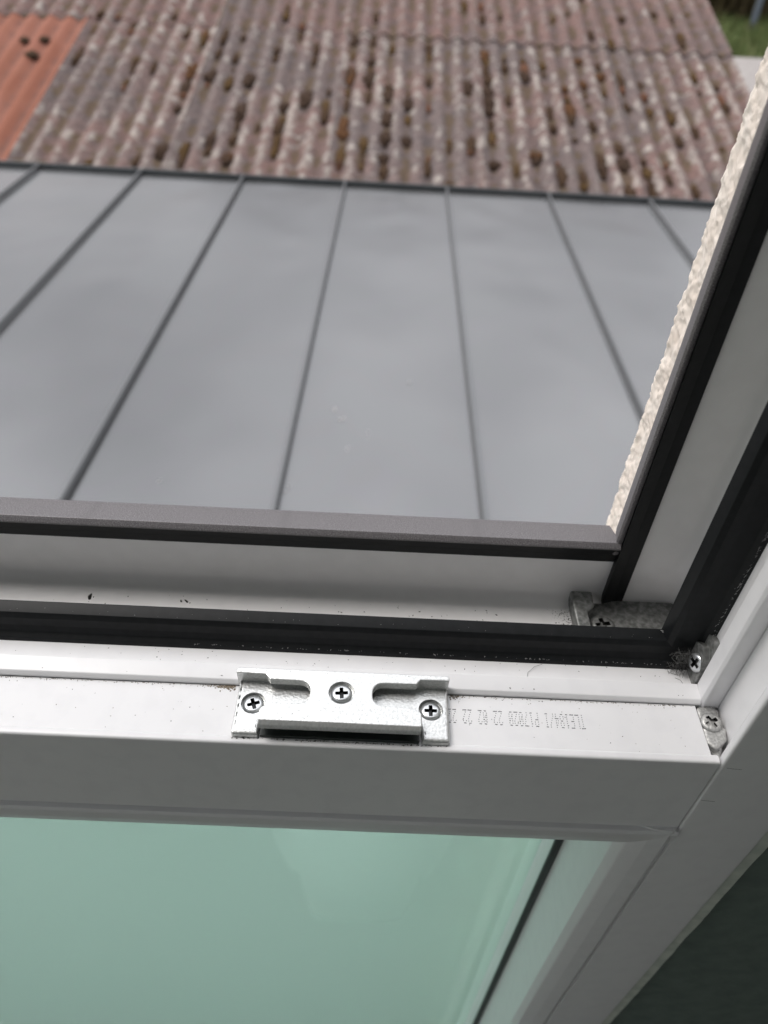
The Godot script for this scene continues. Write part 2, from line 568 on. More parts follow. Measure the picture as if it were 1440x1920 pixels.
	make_strike_plate(w)
	make_corners(w)
	make_code(w)
	make_fluff(w)

func make_strike_plate(w: Node3D) -> void:
	# outlines in mm, (x, z)
	var t := MB.new()
	var body := rounded([[-41.4, -23.3, 0.4], [27.9, -23.3, 0.4], [27.9, -3.0, 0.9], [27.2, -2.4, 0.5], [19.2, -2.4, 0.5], [18.6, -8.0, 0.3], [-32.4, -8.0, 0.3], [-32.9, -2.4, 0.5], [-40.8, -2.4, 0.5], [-41.4, -3.2, 0.9]])
	t.plate(body, 0.0, 2.9 * MM, 1.25 * MM, [[-35.7 * MM, -13.4 * MM, 4.0 * MM, 2.4 * MM], [22.0 * MM, -13.6 * MM, 4.0 * MM, 2.4 * MM]])
	# upright back wall and the block that carries the hook
	t.plate(rounded([[-42.0, -23.45, 0.3], [27.95, -23.45, 0.3], [27.95, -21.55, 0.5], [-42.0, -21.55, 0.5]]), 0.1 * MM, 7.6 * MM, 0.3 * MM)
	t.plate(rounded([[-32.0, -23.2], [18.0, -23.2], [17.0, -20.9, 0.4], [-31.0, -20.9, 0.4]]), 0.1 * MM, 4.6 * MM, 0.5 * MM)
	t.plate(rounded([[-17.1, -20.2, 4.0], [2.6, -20.2, 4.0], [2.6, -10.4, 4.0], [-17.1, -10.4, 4.0]]), 2.5 * MM, 5.45 * MM, 0.2 * MM)
	t.plate(rounded([[-31.6, -10.4, 1], [17.6, -10.4, 1], [17.8, -8.6, 0.4], [-31.8, -8.6, 0.4]]), 2.0 * MM, 5.6 * MM, 0.1 * MM)
	t.extrude(rounded([[-6.0, 7.9], [-4.4, 7.95, 0.5], [-3.0, 7.0, 0.9], [-2.5, 5.6, 0.5], [-3.2, 5.1], [-6.0, 5.1]]), Vector3.BACK, Vector3.UP, Vector3.RIGHT, -32.4 * MM, 18.3 * MM)
	# the hook with its two slots
	var top := [[-42.1, -23.6, 0.9], [28.0, -23.6, 0.9], [28.0, -21.6, 0.5], [18.4, -21.5, 0.5], [17.0, -19.7, 0.5], [2.8, -19.6, 4.1], [2.8, -11.2, 4.1], [15.4, -10.9, 1.5], [18.6, -9.4, 2.2], [18.6, -4.0, 0.8], [-32.7, -4.2, 0.8], [-32.7, -8.6, 2.0], [-29.9, -10.7, 1.6], [-17.3, -10.9, 4.1], [-17.3, -19.3, 4.1], [-30.7, -19.4, 0.5], [-32.4, -21.3, 0.5], [-42.1, -21.5, 0.5]]
	t.plate(rounded(top, MM, 8), 5.2 * MM, 8.0 * MM, 0.5 * MM, [[-7.2 * MM, -15.3 * MM, 4.25 * MM, 2.4 * MM]])
	var p := part("strike_plate", t, plate_metal, w, "cast metal strike plate with two open slots screwed on the transom")
	t = MB.new()
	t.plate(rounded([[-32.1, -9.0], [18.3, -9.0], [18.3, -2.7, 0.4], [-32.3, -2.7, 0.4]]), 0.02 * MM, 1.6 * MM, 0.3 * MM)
	part("recess_shade", t, mat(lin(0.016, 0.022, 0.020), 0.4), p)  # added dark slab, its colour stands in for the shade under the hook
	for s in [[-35.7, 1.9, -13.4, 0.35], [22.0, 1.9, -13.6, 0.0], [-7.2, 7.2, -15.3, 0.1]]:
		t = MB.new()
		t.screw_head(Vector3(s[0], s[1], s[2]) * MM, Vector3.UP, 3.35 * MM, s[3], 0.0006)
		part("screw", t, screw_metal, p)

func lumpy(mb: MB, o: Vector3, r: Vector3, sd: int, amp := 0.25, res := 12) -> void:
	var f := noise(sd, 1.3, 3)
	var g := []
	for i in res + 1:
		var row := []
		for j in res * 2 + 1:
			var th := PI * i / res
			var ph := TAU * (j % (res * 2)) / (res * 2)
			var d := Vector3(sin(th) * cos(ph), cos(th), sin(th) * sin(ph))
			var k := 1.0 + amp * f.get_noise_3dv(d * 1.2 + Vector3(sd, 0, 0)) * 2.0
			row.append(o + Vector3(d.x * r.x, d.y * r.y, d.z * r.z) * k)
		g.append(row)
	for i in res:
		for j in res * 2:
			var a: Vector3 = g[i][j]
			var b: Vector3 = g[i][j + 1]
			var c: Vector3 = g[i + 1][j + 1]
			var d: Vector3 = g[i + 1][j]
			var na := ((a - o) / (r * r)).normalized()
			var nb := ((b - o) / (r * r)).normalized()
			var nc := ((c - o) / (r * r)).normalized()
			var nd := ((d - o) / (r * r)).normalized()
			mb.quad(a, b, c, d, na, nb, nc, nd)

func make_corners(w: Node3D) -> void:
	# cast corner cleat in front, in the gap between transom and jamb
	var t := MB.new()
	t.plate(rounded([[112.4, -21.6, 1.5], [118.0, -22.6, 1.2], [120.0, -20.4, 1.0], [119.6, -18.6, 0.6], [118.4, -17.0, 1.0], [120.2, -13.0, 1.8], [119.4, -9.4, 1.6], [114.6, -5.4, 1.4], [112.3, -8.0, 1.0]]), -8.5 * MM, -0.2 * MM, 1.2 * MM)
	t.plate(rounded([[112.3, -9.0], [119.5, -9.5, 1.5], [115.8, -3.6, 1.0], [112.3, -3.8]]), -8.5 * MM, -3.0 * MM, 1.2 * MM)
	var p := part("corner_cleat", t, cast_zinc, w, "cast metal corner cleat in the notch at the front edge")
	t = MB.new()
	t.screw_head(Vector3(115.5, -0.1, -15.2) * MM, Vector3(-0.1, 1, 0.12).normalized(), 3.5 * MM, 0.5, 0.9 * MM)
	part("screw", t, cast_zinc, p)
	# upright cleat between gasket and ridge, screw facing into the opening
	t = MB.new()
	var ax := Vector3(-0.93, 0.25, 0.28).normalized()
	var sec := rounded([[-38.5, -1.0], [-29.2, -1.0, 1.2], [-28.8, 5.0, 1.5], [-30.5, 12.5, 1.2], [-34.5, 16.0, 1.5], [-38.8, 13.0, 1.0]])
	t.extrude(sec, Vector3.BACK, Vector3.UP, Vector3.RIGHT, 113.2 * MM, 119 * MM, 60.0)
	t.extrude(rounded([[-37.5, 11.0], [-31.0, 11.0, 1.0], [-30.0, 16.0, 2.0], [-33.0, 20.0, 2.0], [-37.5, 19.0, 1.5]]), Vector3.BACK, Vector3.UP, Vector3.RIGHT, 115.2 * MM, 119 * MM, 60.0)
	p = part("corner_cleat", t, dark_cast, w, "upright metal corner cleat behind the white ridge")
	t = MB.new()
	t.screw_head(Vector3(113.0, 8.6, -33.0) * MM, ax, 3.3 * MM, 0.3, 0.9 * MM)
	part("screw", t, screw_metal, p)
	# flat dirty cleat on the floor of the outer channel
	t = MB.new()
	t.plate(rounded([[85.0, -74.3, 0.4], [123, -74.3], [112, -58.0], [85.0, -58.0]]), -9.2 * MM, -7.7 * MM, 0.4 * MM)
	t.plate(rounded([[78.9, -74.2, 1.0], [87.6, -74.2, 1.0], [87.0, -66.5, 2.0], [84.0, -64.0, 1.5], [84.0, -56.0], [78.9, -56.0]]), -9.2 * MM, -2.6 * MM, 1.1 * MM)
	p = part("corner_cleat", t, dark_cast, w, "grimy metal cleat with a raised block on the channel floor under the jamb")
	t = MB.new()
	t.screw_head(Vector3(90.0, -7.0, -60.6) * MM, Vector3.UP, 4.6 * MM, 0.2, 0.8 * MM)
	part("screw", t, dark_cast, p)

# dot matrix print on the transom, read from outside
func make_code(w: Node3D) -> void:
	var font := {"T": "1111100100001000010000100001000010", "L": "10000100001000010000100001000011111", "E": "11111100001000011110100001000011111", "P": "11110100011000111110100001000010000", "1": "00100011000010000100001000010001110", "2": "01110100010000100010001000100011111", "0": "01110100011001110101110011000101110", "4": "00010001100101010010111110001000010", "7": "11111000010001000010001000100001000", "8": "01110100011000101110100011000101110", "/": "00001000010001000100010001000010000", "I": "01110001000010000100001000010001110"}
	font["T"] = "11111001000010000100001000010000100"
	var ink := mat(lin(0.10, 0.10, 0.11), 0.8)
	var t := MB.new()
	var r := RandomNumberGenerator.new()
	r.seed = 9
	var text := "TLE184/I P17020 22 02 22 22"
	for i in text.length():
		var ch := text[i]
		if not font.has(ch):
			continue
		var bits: String = font[ch]
		for k in 35:
			if bits[k] != "1":
				continue
			var cx := 72.8 - i * 1.69 - (k % 5) * 0.25
			var cz := -10.9 - (k / 5) * 0.82 - i * 0.01
			var o := Vector3((cx + r.randf_range(-0.04, 0.04)) * MM, 0.03 * MM, (cz + r.randf_range(-0.05, 0.05)) * MM)
			var a := 0.13 * MM * r.randf_range(0.75, 1.1)
			var b := 0.17 * MM
			t.flat(o + Vector3(-a, 0, -b), o + Vector3(a, 0, -b), o + Vector3(a, 0, b), o + Vector3(-a, 0, b), Vector3.UP)
	part("printed_code", t, ink, w, "dot printed grey code TLE184/I P17020 22 02 22, upside down")

func bit(mb: MB, o: Vector3, s: float, r: RandomNumberGenerator, long := 1.0, up := Vector3.UP) -> void:
	var a := r.randf() * TAU
	var u := (Vector3(cos(a), 0, sin(a)) - up * up.dot(Vector3(cos(a), 0, sin(a)))).normalized()
	var v := up.cross(u)
	var top := o + up * s * 0.6
	var k := 7
	var rr := []
	for i in k:
		rr.append(r.randf_range(0.55, 1.25))
	for i in k:
		var a0 := TAU * i / k
		var a1 := TAU * (i + 1) / k
		var p0 := o + (u * cos(a0) * s * long + v * sin(a0) * s) * float(rr[i])
		var p1 := o + (u * cos(a1) * s * long + v * sin(a1) * s) * float(rr[(i + 1) % k])
		var nn := ((p0 + p1) * 0.5 - o + up * s).normalized()
		mb.tri(p0, p1, top, nn, nn, nn)

func hair(mb: MB, pts: Array, r: float) -> void:
	for i in pts.size() - 1:
		var a: Vector3 = pts[i]
		var b: Vector3 = pts[i + 1]
		var d := (b - a).normalized()
		var u := d.cross(Vector3(0.2, 0.9, 0.4)).normalized()
		var v := d.cross(u)
		for k in 3:
			var q0 := u * cos(TAU * k / 3.0) + v * sin(TAU * k / 3.0)
			var q1 := u * cos(TAU * (k + 1) / 3.0) + v * sin(TAU * (k + 1) / 3.0)
			mb.quad(a + q0 * r, a + q1 * r, b + q1 * r, b + q0 * r, q0, q1, q1, q0)

func make_fluff(w: Node3D) -> void:
	var r := RandomNumberGenerator.new()
	r.seed = 44
	var t := MB.new()
	t.colored = true
	# dark specks on the white faces
	for i in 170:
		t.col = Color(0.05, 0.045, 0.04) if r.randf() < 0.5 else Color(0.2, 0.17, 0.14)
		var x := r.randf_range(-150, 108)
		var z := r.randf_range(-21, -3.5)
		if r.randf() < 0.35:
			z = -21.3 + absf(r.randfn(0, 1.0))
		if x > -43 and x < 29:
			continue
		bit(t, Vector3(x, 0.02, z) * MM, r.randf_range(0.05, 0.17) * MM, r, 1.5)
	for i in 60:
		t.col = Color(0.06, 0.05, 0.05)
		bit(t, Vector3(r.randf_range(-150, 110), 0.08, r.randf_range(-36, -29)) * MM, r.randf_range(0.06, 0.16) * MM, r, 2.0)
	for i in 12:
		t.col = Color(0.05, 0.045, 0.04)
		bit(t, Vector3(r.randf_range(-150, 110), 2.35, -23.8) * MM, r.randf_range(0.08, 0.2) * MM, r, 2.0)
	# grime along the foot of the ridge and pits on the strike plate
	for i in 420:
		t.col = Color(0.12, 0.10, 0.08).lerp(Color(0.45, 0.43, 0.40), r.randf())
		var x := r.randf_range(-150, 111)
		if x > -43 and x < 29 or r.randf() > 0.35 + 0.6 * absf(sin(x * 0.11)):
			continue
		bit(t, Vector3(x, 0.02, -21.45 + absf(r.randfn(0, 0.35))) * MM, r.randf_range(0.06, 0.2) * MM, r, 2.0)
	for i in 70:
		t.col = Color(0.22, 0.22, 0.21)
		var x := r.randf_range(-31, 17)
		bit(t, Vector3(x, 8.0, r.randf_range(-10.0, -5.2)) * MM, r.randf_range(0.05, 0.13) * MM, r, 1.6)
	for i in 30:
		t.col = Color(0.25, 0.25, 0.24)
		bit(t, Vector3(r.randf_range(-39, 25), 8.0, r.randf_range(-23.0, -22.2)) * MM, r.randf_range(0.05, 0.11) * MM, r, 2.0)
	# grit in the outer channel
	for i in 130:
		t.col = Color(0.03, 0.028, 0.025)
		bit(t, Vector3(r.randf_range(-190, 80), -8.95, r.randf_range(-68, -47)) * MM, r.randf_range(0.1, 0.28) * MM, r, 1.8)
	for s in [[-107, 0.95], [-70, 0.6], [-72.0, 0.45], [20, 0.3], [50, 0.35]]:
		t.col = Color(0.02, 0.02, 0.018)
		bit(t, Vector3(s[0], -8.95, -65) * MM, s[1] * MM, r, 2.0)
	# light grit on the rubber
	for i in 90:
		t.col = Color(0.3, 0.3, 0.3)
		bit(t, Vector3(r.randf_range(-150, 108), 10.9 + r.randf_range(-0.4, 0.1), r.randf_range(-43.4, -40.8)) * MM, r.randf_range(0.05, 0.13) * MM, r, 1.2)
	for i in 160:
		t.col = Color(0.25, 0.25, 0.25)
		var x := r.randf_range(-60, 112)
		bit(t, Vector3(x, 1.5 + r.randf_range(-0.7, 0.7), -36.6) * MM, r.randf_range(0.06, 0.16) * MM, r, 2.5, Vector3(0, 0.6, 0.8))
	# brown dirt beside the strike plate and at its right end
	for i in 150:
		t.col = Color(0.16, 0.11, 0.07).lerp(Color(0.4, 0.36, 0.3), r.randf())
		var k := absf(r.randfn(0, 1))
		bit(t, Vector3(-43.0 - k * 3.5, 0.05, -21.5 + absf(r.randfn(0, 0.7))) * MM, r.randf_range(0.1, 0.32) * MM, r, 1.3)
	for i in 60:
		t.col = Color(0.16, 0.12, 0.08).lerp(Color(0.35, 0.3, 0.25), r.randf())
		bit(t, Vector3(28.6 + absf(r.randfn(0, 2.5)), 0.05, -21.4 + absf(r.randfn(0, 0.6))) * MM, r.randf_range(0.08, 0.26) * MM, r, 1.3)
	for i in 110:
		t.col = Color(0.03, 0.03, 0.028)
		bit(t, Vector3(r.randf_range(-41, 27), 0.35, -2.1 + r.randfn(0, 0.15)) * MM, r.randf_range(0.06, 0.2) * MM, r, 2.0)
	# grime round the flat cleat
	for i in 260:
		t.col = Color(0.03, 0.03, 0.028)
		var k2 := absf(r.randfn(0, 1))
		bit(t, Vector3(80.6 - k2 * 4.0, -8.95, r.randf_range(-72, -58)) * MM, r.randf_range(0.08, 0.25) * MM, r, 1.4)
	var dm := mat(Color.WHITE, 0.9)
	dm.vertex_color_use_as_albedo = true
	var d := part("dirt_specks", t, dm, w, "specks of dark dirt and grit on the frame")
	d.set_meta("kind", "stuff")
	# cobweb and fluff in the rubber corner
	t = MB.new()
	t.colored = true
	for i in 260:
		t.col = Color(0.02, 0.02, 0.02).lerp(Color(0.25, 0.25, 0.24), r.randf() * r.randf())
		var o := Vector3(110.0 + r.randfn(0, 2.0), 4.0 + r.randf_range(-3.5, 6.5), -35.5 + r.randfn(0, 0.7))
		var pts := []
		var dv := Vector3(r.randfn(), r.randfn(), r.randfn() * 0.6).normalized()
		for k in 5:
			pts.append(o * MM)
			dv = (dv + Vector3(r.randfn(), r.randfn(), r.randfn()) * 0.6).normalized()
			o += dv * 0.8
		hair(t, pts, 0.05 * MM)
	for i in 90:
		t.col = Color(0.3, 0.3, 0.3).lerp(Color(0.6, 0.6, 0.58), r.randf())
		var s := r.randf()
		var o := Vector3(102.5, 11.6, -44.0).lerp(Vector3(113.5, 11.0, -41.0), s) + Vector3(r.randfn(), r.randfn(), r.randfn()) * 0.3
		hair(t, [o * MM, (o + Vector3(r.randf_range(0.5, 1.6), r.randfn() * 0.3, 0.4)) * MM], 0.06 * MM)
	for i in 110:
		t.col = Color(0.25, 0.25, 0.25).lerp(Color(0.5, 0.5, 0.5), r.randf())
		var o := Vector3(115.8, r.randf_range(14, 75), -36.5) + Vector3(r.randfn() * 0.2, 0, r.randfn() * 0.35)
		hair(t, [o * MM, (o + Vector3(0.1, r.randf_range(0.3, 1.2), 0.2)) * MM], 0.05 * MM)
	for q in [[[116.5, -1.8, 0.02], [119, -2.2, 0.02], [121.5, -2.4, 0.02]], [[115.3, -23.1, 0.02], [117.5, -23.5, 0.02], [120.2, -23.8, 0.02]], [[62, 0.2, -35.8], [59, 0.6, -34.3], [56.5, 0.3, -32.0], [56, 0.2, -30.0]], [[106, 0.2, -35], [107.5, 0.5, -34], [109.5, 0.3, -33.5]], [[108, 0.2, -32.5], [109.6, 0.4, -31.5], [110.2, 0.2, -30]], [[-140, 0.1, -20.0], [-139, 0.5, -18.4], [-141.5, 0.5, -17.6], [-145, 0.1, -18.0]]]:
		t.col = Color(0.03, 0.03, 0.03)
		var pts := []
		for e in q:
			pts.append(Vector3(e[0], e[1], e[2]) * MM)
		hair(t, pts, 0.06 * MM)
	d = part("cobweb_fluff", t, dm, w, "dusty fluff and cobweb in the corner of the rubber")
	d.set_meta("kind", "stuff")

# ------------------------------------------------------------------ the house round the window
func make_house() -> void:
	var h := thing("house_wall", "cream roughcast house wall around the window, dark plaster inside", "wall")
	h.set_meta("kind", "thing")
	var cream := mat(Color.WHITE, 0.9, 0.0, 0.3)
	cream.albedo_texture = noise_tex(61, 0.02, lin(0.80, 0.71, 0.635), lin(0.88, 0.81, 0.745))
	triplanar(cream, 6.0)
	var plaster := mat(Color.WHITE, 0.92, 0.0, 0.25)
	plaster.albedo_texture = noise_tex(63, 0.03, lin(0.115, 0.145, 0.13), lin(0.14, 0.172, 0.153))
	plaster.heightmap_enabled = true
	plaster.heightmap_texture = noise_tex(64, 0.06, Color.BLACK, Color.WHITE, 0.0, 1.0, 4, 512)
	plaster.heightmap_scale = 0.03
	triplanar(plaster, 4.0)
	# roughcast: reveal turning round the outer corner, real grains
	var t := MB.new()
	var grains := noise(65, 380.0, 2, FastNoiseLite.TYPE_SIMPLEX_SMOOTH)
	var cells := FastNoiseLite.new()
	cells.seed = 66
	cells.noise_type = FastNoiseLite.TYPE_CELLULAR
	cells.frequency = 500.0
	cells.cellular_return_type = FastNoiseLite.RETURN_DISTANCE
	cells.cellular_jitter = 1.0
	var nu := 62
	var nv := 640
	var pos := []
	for j in nv + 1:
		var row := PackedVector3Array()
		var y := -0.14 + 0.52 * j / nv
		for i in nu + 1:
			var s := 0.056 * i / nu   # along the section: reveal, round corner, outer face
			var p: Vector3
			var n: Vector3
			if s < 0.034:
				p = Vector3(0.1035, y, -0.084 - s); n = Vector3(-1, 0, 0)
			elif s < 0.042:
				var a := (s - 0.034) / 0.008 * PI / 2
				p = Vector3(0.1035 + 0.005 * (1 - cos(a)), y, -0.118 - 0.005 * sin(a)); n = Vector3(-cos(a), 0, -sin(a))
			else:
				p = Vector3(0.1085 + (s - 0.042), y, -0.123); n = Vector3(0, 0, -1)
			var dd := cells.get_noise_3dv(p)
			var k := (0.5 - clampf(dd + 1.0, 0.0, 1.0)) * 1.2 + grains.get_noise_3dv(p) * 0.6 + grains.get_noise_3dv(p * 0.3) * 0.9
			row.append(p + n * k * MM)
		pos.append(row)
	for j in nv:
		for i in nu:
			var a: Vector3 = pos[j][i]
			var b: Vector3 = pos[j][i + 1]
			var c: Vector3 = pos[j + 1][i + 1]
			var d: Vector3 = pos[j + 1][i]
			var ns := []
			for e in [[j, i], [j, i + 1], [j + 1, i + 1], [j + 1, i]]:
				var jj: int = e[0]
				var ii: int = e[1]
				var u: Vector3 = pos[jj][mini(ii + 1, nu)] - pos[jj][maxi(ii - 1, 0)]
				var v: Vector3 = pos[mini(jj + 1, nv)][ii] - pos[maxi(jj - 1, 0)][ii]
				ns.append(v.cross(u).normalized() * -1.0)
			if ns[0].dot(Vector3(-1, 0, -1)) < 0.0 and i < nu / 2:
				pass
			t.quad(a, b, c, d, ns[0], ns[1], ns[2], ns[3])
	part("roughcast_reveal", t, cream, h, "cream roughcast corner of the wall beside the window")
	# the rest of the outer wall
	t = MB.new()
	var xl := XL * MM - 0.02
	t.box(Vector3(0.105, 0.38, -0.122), Vector3(3.2, 1.55, -0.075))
	t.box(Vector3(0.105, -0.95, -0.122), Vector3(3.2, -0.14, -0.075))
	t.box(Vector3(0.122, -0.14, -0.1235), Vector3(3.2, 0.38, -0.075))
	t.box(Vector3(-3.4, -0.95, -0.122), Vector3(xl, 1.55, -0.075))
	t.box(Vector3(-3.4, 1.55, -0.122), Vector3(3.2, 2.3, -0.075))
	t.box(Vector3(-3.4, -3.4, -0.122), Vector3(3.2, -0.95, -0.075))
	part("outer_render", t, cream, h)
	t = MB.new()
	t.box(Vector3(0.1471, -1.1, -0.0745), Vector3(1.4, 1.95, -0.005))
	t.box(Vector3(-1.35, -1.1, -0.0745), Vector3(XL * MM - 0.0325, 1.95, -0.005))
	t.box(Vector3(XL * MM - 0.0325, YT * MM + 0.0335, -0.0745), Vector3(0.1471, 1.95, -0.005))
	t.box(Vector3(XL * MM - 0.0325, -1.1, -0.0745), Vector3(0.1471, -0.9125, -0.005))
	part("inner_plaster", t, plaster, h, "dark green grey plaster beside the window frame")
	# the small room behind the camera
	var pale := mat(lin(0.66, 0.67, 0.68), 0.85)
	t = MB.new()
	t.box(Vector3(1.25, -1.1, -0.004), Vector3(1.4, 1.95, 2.0))
	t.box(Vector3(-1.35, -1.1, 2.0), Vector3(1.4, 1.95, 2.12))
	# left wall with an unseen opening, added to let fill light into the room
	t.box(Vector3(-1.35, 1.1, -0.004), Vector3(-1.2, 1.95, 2.0))
	t.box(Vector3(-1.35, -1.1, -0.004), Vector3(-1.2, 1.1, 0.2))
	t.box(Vector3(-1.35, -1.1, 1.8), Vector3(-1.2, 1.1, 2.0))
	struct("room_walls", t, pale)
	t = MB.new()
	t.box(Vector3(-1.36, 1.951, -0.076), Vector3(1.41, 2.1, 2.13))
	struct("ceiling", t, pale)
	var tiles := mat(lin(0.12, 0.115, 0.11), 0.5)
	t = MB.new()
	t.box(Vector3(-1.36, -1.25, -0.076), Vector3(1.41, -1.1015, 2.13))
	struct("room_floor", t, tiles)
	# white tub on the floor, seen mirrored in the pane
	var tub := thing("waste_bin", "white plastic tub on the room floor, mirrored in the green pane", "tub", Vector3(0.0, -1.1, 0.0))
	t = MB.new()
	var levels := [[0.0, 0.07, 0.05], [0.03, 0.081, 0.058], [0.235, 0.095, 0.07], [0.25, 0.105, 0.078], [0.33, 0.115, 0.086], [0.46, 0.127, 0.094]]
	for k in levels.size() - 1:
		var a := rounded([[-levels[k][1], -levels[k][2], 0.03], [levels[k][1], -levels[k][2], 0.03], [levels[k][1], levels[k][2], 0.03], [-levels[k][1], levels[k][2], 0.03]], 1.0)
		var b := rounded([[-levels[k + 1][1], -levels[k + 1][2], 0.03], [levels[k + 1][1], -levels[k + 1][2], 0.03], [levels[k + 1][1], levels[k + 1][2], 0.03], [-levels[k + 1][1], levels[k + 1][2], 0.03]], 1.0)
		for i in a.size():
			var j := (i + 1) % a.size()
			var n0 := Vector3(a[i].x, 0, a[i].y * 2).normalized()
			var n1 := Vector3(a[j].x, 0, a[j].y * 2).normalized()
			t.quad(Vector3(a[i].x, levels[k][0], a[i].y), Vector3(a[j].x, levels[k][0], a[j].y), Vector3(b[j].x, levels[k + 1][0], b[j].y), Vector3(b[i].x, levels[k + 1][0], b[i].y), n0, n1, n1, n0)
	t.box(Vector3(-0.07, 0.001, -0.04), Vector3(0.07, 0.006, 0.04))
	part("tub_wall", t, mat(lin(0.9, 0.9, 0.89), 0.3), tub)
	tub.position = Vector3(0.006, -1.1, 0.308)

# ------------------------------------------------------------------ the roofs outside
const YAW := 0.00942
func roof_basis(slope: float) -> Basis:  # columns: across, normal, towards the house
	var xd := Vector3(cos(YAW), 0, sin(YAW))
	var fd := Vector3(sin(YAW) * cos(slope), sin(slope), -cos(YAW) * cos(slope))
	return Basis(xd, xd.cross(fd).normalized(), -fd)

const ZINC_AT := Vector3(0, -1.1906, 0)
const ZINC_LEN := 4.45

func make_zinc() -> void:
	var r := thing("zinc_roof", "grey standing seam zinc roof just below the window", "roof")
	r.set_meta("kind", "thing")
	r.transform = Transform3D(roof_basis(deg_to_rad(-1.94)), ZINC_AT)
	var zinc := mat(Color.WHITE, 0.24, 0.75, 0.5)
	zinc.albedo_texture = noise_tex(71, 0.004, lin(0.198, 0.200, 0.205), lin(0.222, 0.224, 0.228), 0.2, 0.8, 3)
	zinc.roughness_texture = noise_tex(72, 0.004, Color(0.9, 0.9, 0.9), Color(1, 1, 1), 0.2, 0.8, 3)
	triplanar(zinc, 0.4)
	var seam := mat(Color.WHITE, 0.35, 0.6, 0.5)
	seam.albedo_texture = noise_tex(73, 0.02, lin(0.028, 0.034, 0.038), lin(0.04, 0.047, 0.05))
	triplanar(seam, 2.0)
	var seam_zinc := mat(lin(0.16, 0.165, 0.17), 0.35, 0.6, 0.5)
	var dents := noise(74, 1.6, 3)
	for k in range(-7, 6):
		var xa := 0.305 + (k - 0.0) * 0.6025
		var xb := xa + 0.6025
		var t := MB.new()
		# pan with slight waves
		var nx := 12
		var nz := 60
		var y := func(i: int, j: int) -> float:
			var u := float(i) / nx
			var edge := sin(u * PI)
			return edge * (dents.get_noise_2d(xa + u * 0.6 + k * 7.0, j * 0.075) * 0.004)
		for i in nx:
			for j in nz:
				var ps := []
				var ns := []
				for e in [[i, j], [i + 1, j], [i + 1, j + 1], [i, j + 1]]:
					var ii: int = e[0]
					var jj: int = e[1]
					var dx: float = (y.call(mini(ii + 1, nx), jj) - y.call(maxi(ii - 1, 0), jj)) / (0.6 / nx * 2)
					var dz: float = (y.call(ii, jj + 1) - y.call(ii, jj - 1)) / (ZINC_LEN / nz * 2)
					ps.append(Vector3(lerpf(xa, xb, float(ii) / nx), y.call(ii, jj), -0.12 - (ZINC_LEN - 0.12) * jj / nz))
					ns.append(Vector3(-dx, 1, dz).normalized())
				t.quad(ps[0], ps[1], ps[2], ps[3], ns[0], ns[1], ns[2], ns[3])
		part("zinc_pan", t, zinc, r)
		t = MB.new()
		var q := xa * 1000
		t.extrude(rounded([[q - 8, -1], [q - 3.5, 4, 3], [q - 3, 22, 2], [q - 1, 25.5, 2], [q + 8, 25.5, 2], [q + 9.5, 20, 1.5], [q + 7.5, 17, 1], [q + 1.5, 16.5, 1], [q + 1.5, 4, 2], [q + 6, -1]]), Vector3.RIGHT, Vector3.UP, Vector3.FORWARD, 0.12, ZINC_LEN - 0.01)
		part("standing_seam", t, seam_zinc, r)
	# pale scuffs and droppings on the pans
	var pm := MB.new()
	var pr := RandomNumberGenerator.new()
	pr.seed = 12
	for e in [[-0.164, 2.01, 0.012], [-0.14, 1.955, 0.012], [-0.109, 1.778, 0.009], [0.092, 2.215, 0.008], [-0.044, 1.869, 0.006], [-0.654, 1.567, 0.006], [-0.269, 1.559, 0.008]]:
		for i in 5:
			bit(pm, Vector3(e[0] + pr.randfn(0, 0.004), 0.0015, -e[1] + pr.randfn(0, 0.01)), e[2] * pr.randf_range(0.2, 0.4), pr, 1.8)
	part("pale_scuffs", pm, mat(lin(0.42, 0.42, 0.42), 0.8), r).set_meta("kind", "stuff")
	# folded edge along the valley
	var t := MB.new()
	t.extrude(rounded([[-ZINC_LEN * 1000 - 26, -60], [-ZINC_LEN * 1000 - 26, 26, 4], [-ZINC_LEN * 1000 + 4, 26, 4], [-ZINC_LEN * 1000 + 4, -1], [-ZINC_LEN * 1000 - 4, -60]]), Vector3.BACK, Vector3.UP, Vector3.RIGHT, -3.92, 3.92)
	part("edge_flashing", t, seam, r)
	# walls of the annex under it
	t = MB.new()
	t.box(Vector3(-3.9, -2.4, -ZINC_LEN + 0.1), Vector3(3.9, -0.03, -0.14))
	part("wall", t, mat(lin(0.5, 0.45, 0.4), 0.9), r)

